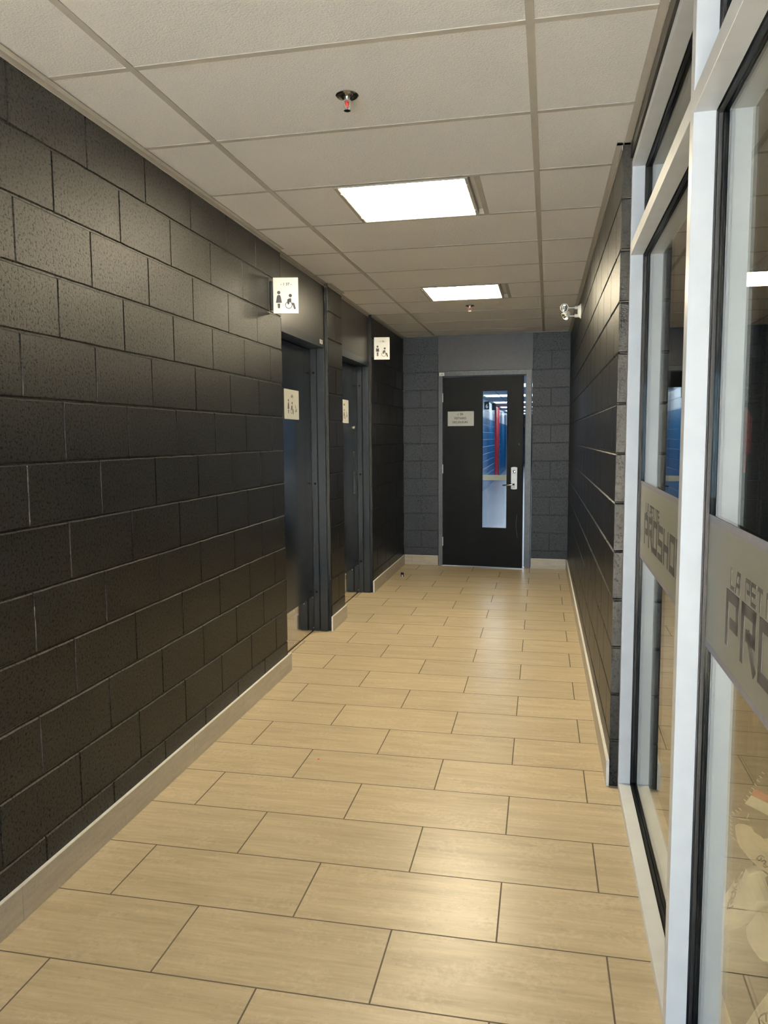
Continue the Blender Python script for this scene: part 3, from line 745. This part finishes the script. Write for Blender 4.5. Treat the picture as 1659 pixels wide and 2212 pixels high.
def garment(name, label, x, y, z, w, h, mat, cat):
    t = empty(name, (x, y, z), 0, label=label, category=cat, group='clothes hanging in the dark shop')
    pts = [(-.5, 0), (-.36, .1), (-.34, -.1)]; m = MB(); R = []
    prf = [(-.98, .50, .10), (-.7, .49, .12), (-.4, .47, .13), (-.15, .46, .12), (-.05, .42, .10), (0, .2, .06), (.02, .12, .04)]
    n = 32
    for zz, ww, dd in prf:
        for i in range(n):
            q = 2 * math.pi * i / n; f = 1 + .09 * math.sin(q * 7 + zz * 3)
            m.v.append((dd * h * .9 * math.sin(q) * f, ww * w * math.cos(q) * (1 + .02 * math.sin(zz * 20)), zz * h))
    for k in range(len(prf) - 1):
        for i in range(n): m.f.append((k * n + i, k * n + (i + 1) % n, (k + 1) * n + (i + 1) % n, (k + 1) * n + i))
    m.f.append(tuple(range((len(prf) - 1) * n, len(prf) * n))); m.f.append(tuple(range(n - 1, -1, -1)))
    m.build('body', mat, t, smooth=True)
    for s_ in (-1, 1):
        MB().tube([(0, s_ * .36 * w, -.06 * h), (0, s_ * .52 * w, -.2 * h), (0, s_ * .60 * w, -.45 * h), (0, s_ * .62 * w, -.7 * h)], [.06 * h, .09 * h, .08 * h, .06 * h], 14).build('sleeve', mat, t, smooth=True)
    return t
o_ = garment('hockey_jersey', 'red garment seen as a narrow strip through the right-hand glass', 2.56, 4.22, 1.64, .30, .34, M['jersey'], 'jersey')
garment('jacket', 'black jacket hanging in the dark shop above the red garment', 2.60, 4.46, 2.25, .46, .52, M['jacket'], 'jacket')

t = empty('clothes_rack', (2.56, 4.2, 0), 0, label='dark two-tier clothes rack standing in the unlit shop', category='clothes rack')
for y_ in (-.45, .75): MB().tube([(0, y_, 0), (0, y_, 2.32)], .012, 12).build('post', M['black'], t, smooth=True)
for z_ in (1.672, 2.288): MB().tube([(0, -.45, z_), (0, .75, z_)], .010, 12).build('rail', M['black'], t, smooth=True)
t = empty('display_panel', (2.245, 1.85, 0), 0, label='dark display panel standing behind the goalie gear', category='display panel')
MB().box(0, .02, -.75, .62, .03, .72).build('board', M['jacket'], t, bevel=.002)
for y_ in (-.7, .57): MB().box(-.02, .05, y_ - .02, y_ + .02, 0, .03).build('foot', M['black'], t)
# ------------------------------------------------------------------ lobby behind the camera, lit by daylight and added fill lamps
MB().box(-3.2, 2.07, -12.2, LOB, -.12, 0).build('floor', M['floor'], **ST)
MB().box(-3.3, -3.2, -12.2, LOB, 0, 3.0).box(2.07, 2.17, -12.2, LOB - 1.2, 0, 3.0).box(-3.2, -.25, LOB - .05, LOB + .05, 0, 3.0).build('wall_front', M['lobby'], **ST)
MB().box(-3.2, 2.07, -12.2, Y0, 2.66, 2.72).build('ceiling', M['ctile'], **ST)

def area(name, loc, rot, sx_, sy_, power, col):
    l = bpy.data.lights.new(name, 'AREA'); l.shape = 'RECTANGLE'; l.size = sx_; l.size_y = sy_; l.energy = power; l.color = col
    o = bpy.data.objects.new(name, l); COL.objects.link(o); o.location = loc; o.rotation_euler = rot; return o
area('daylight_window', (-.3, -11.8, 1.55), (math.radians(90), 0, 0), 5.0, 2.5, 225, (.38, .67, 1.0))
sl = area('clerestory_sun', (.9, -2.9, 2.62), (math.radians(12), 0, 0), 1.7, 1.3, 16000, (.86, .91, 1.0)); sl.data.spread = math.radians(50)  # added lamp out of view; its bounce off the floor lifts the ceiling
area('low_window_snow_glow', (-.3, -6.0, .35), (math.radians(152), 0, 0), 4.6, .6, 190, (.78, .88, 1.0))  # added unseen lamp aimed upward to brighten the ceiling
w = bpy.data.worlds.new('overcast_sky'); S.world = w; w.use_nodes = True
w.node_tree.nodes['Background'].inputs[0].default_value = (.62, .78, 1, 1); w.node_tree.nodes['Background'].inputs[1].default_value = .35

# ------------------------------------------------------------------ camera
cam = bpy.data.cameras.new('camera'); co = bpy.data.objects.new('camera', cam); COL.objects.link(co)
cam.sensor_fit = 'VERTICAL'; cam.sensor_height = 24; cam.lens = F_ * 24 / 2212; cam.clip_start = .02; cam.clip_end = 200
r = Vector((math.cos(YAW), -math.sin(YAW), 0)); fw = Vector((math.sin(YAW) * math.cos(PIT), math.cos(YAW) * math.cos(PIT), -math.sin(PIT))); up = r.cross(fw)
c_, s_ = math.cos(ROL), math.sin(ROL)
R = r * c_ + up * s_; U = up * c_ - r * s_
mt = Matrix((R, U, -fw)).transposed().to_4x4(); mt.translation = (CX, 0, CZ); co.matrix_world = mt
S.camera = co
S.view_settings.view_transform = 'Standard'; S.view_settings.look = 'None'; S.view_settings.gamma = 1; S.view_settings.exposure = 1.12
S.view_settings.use_curve_mapping = False
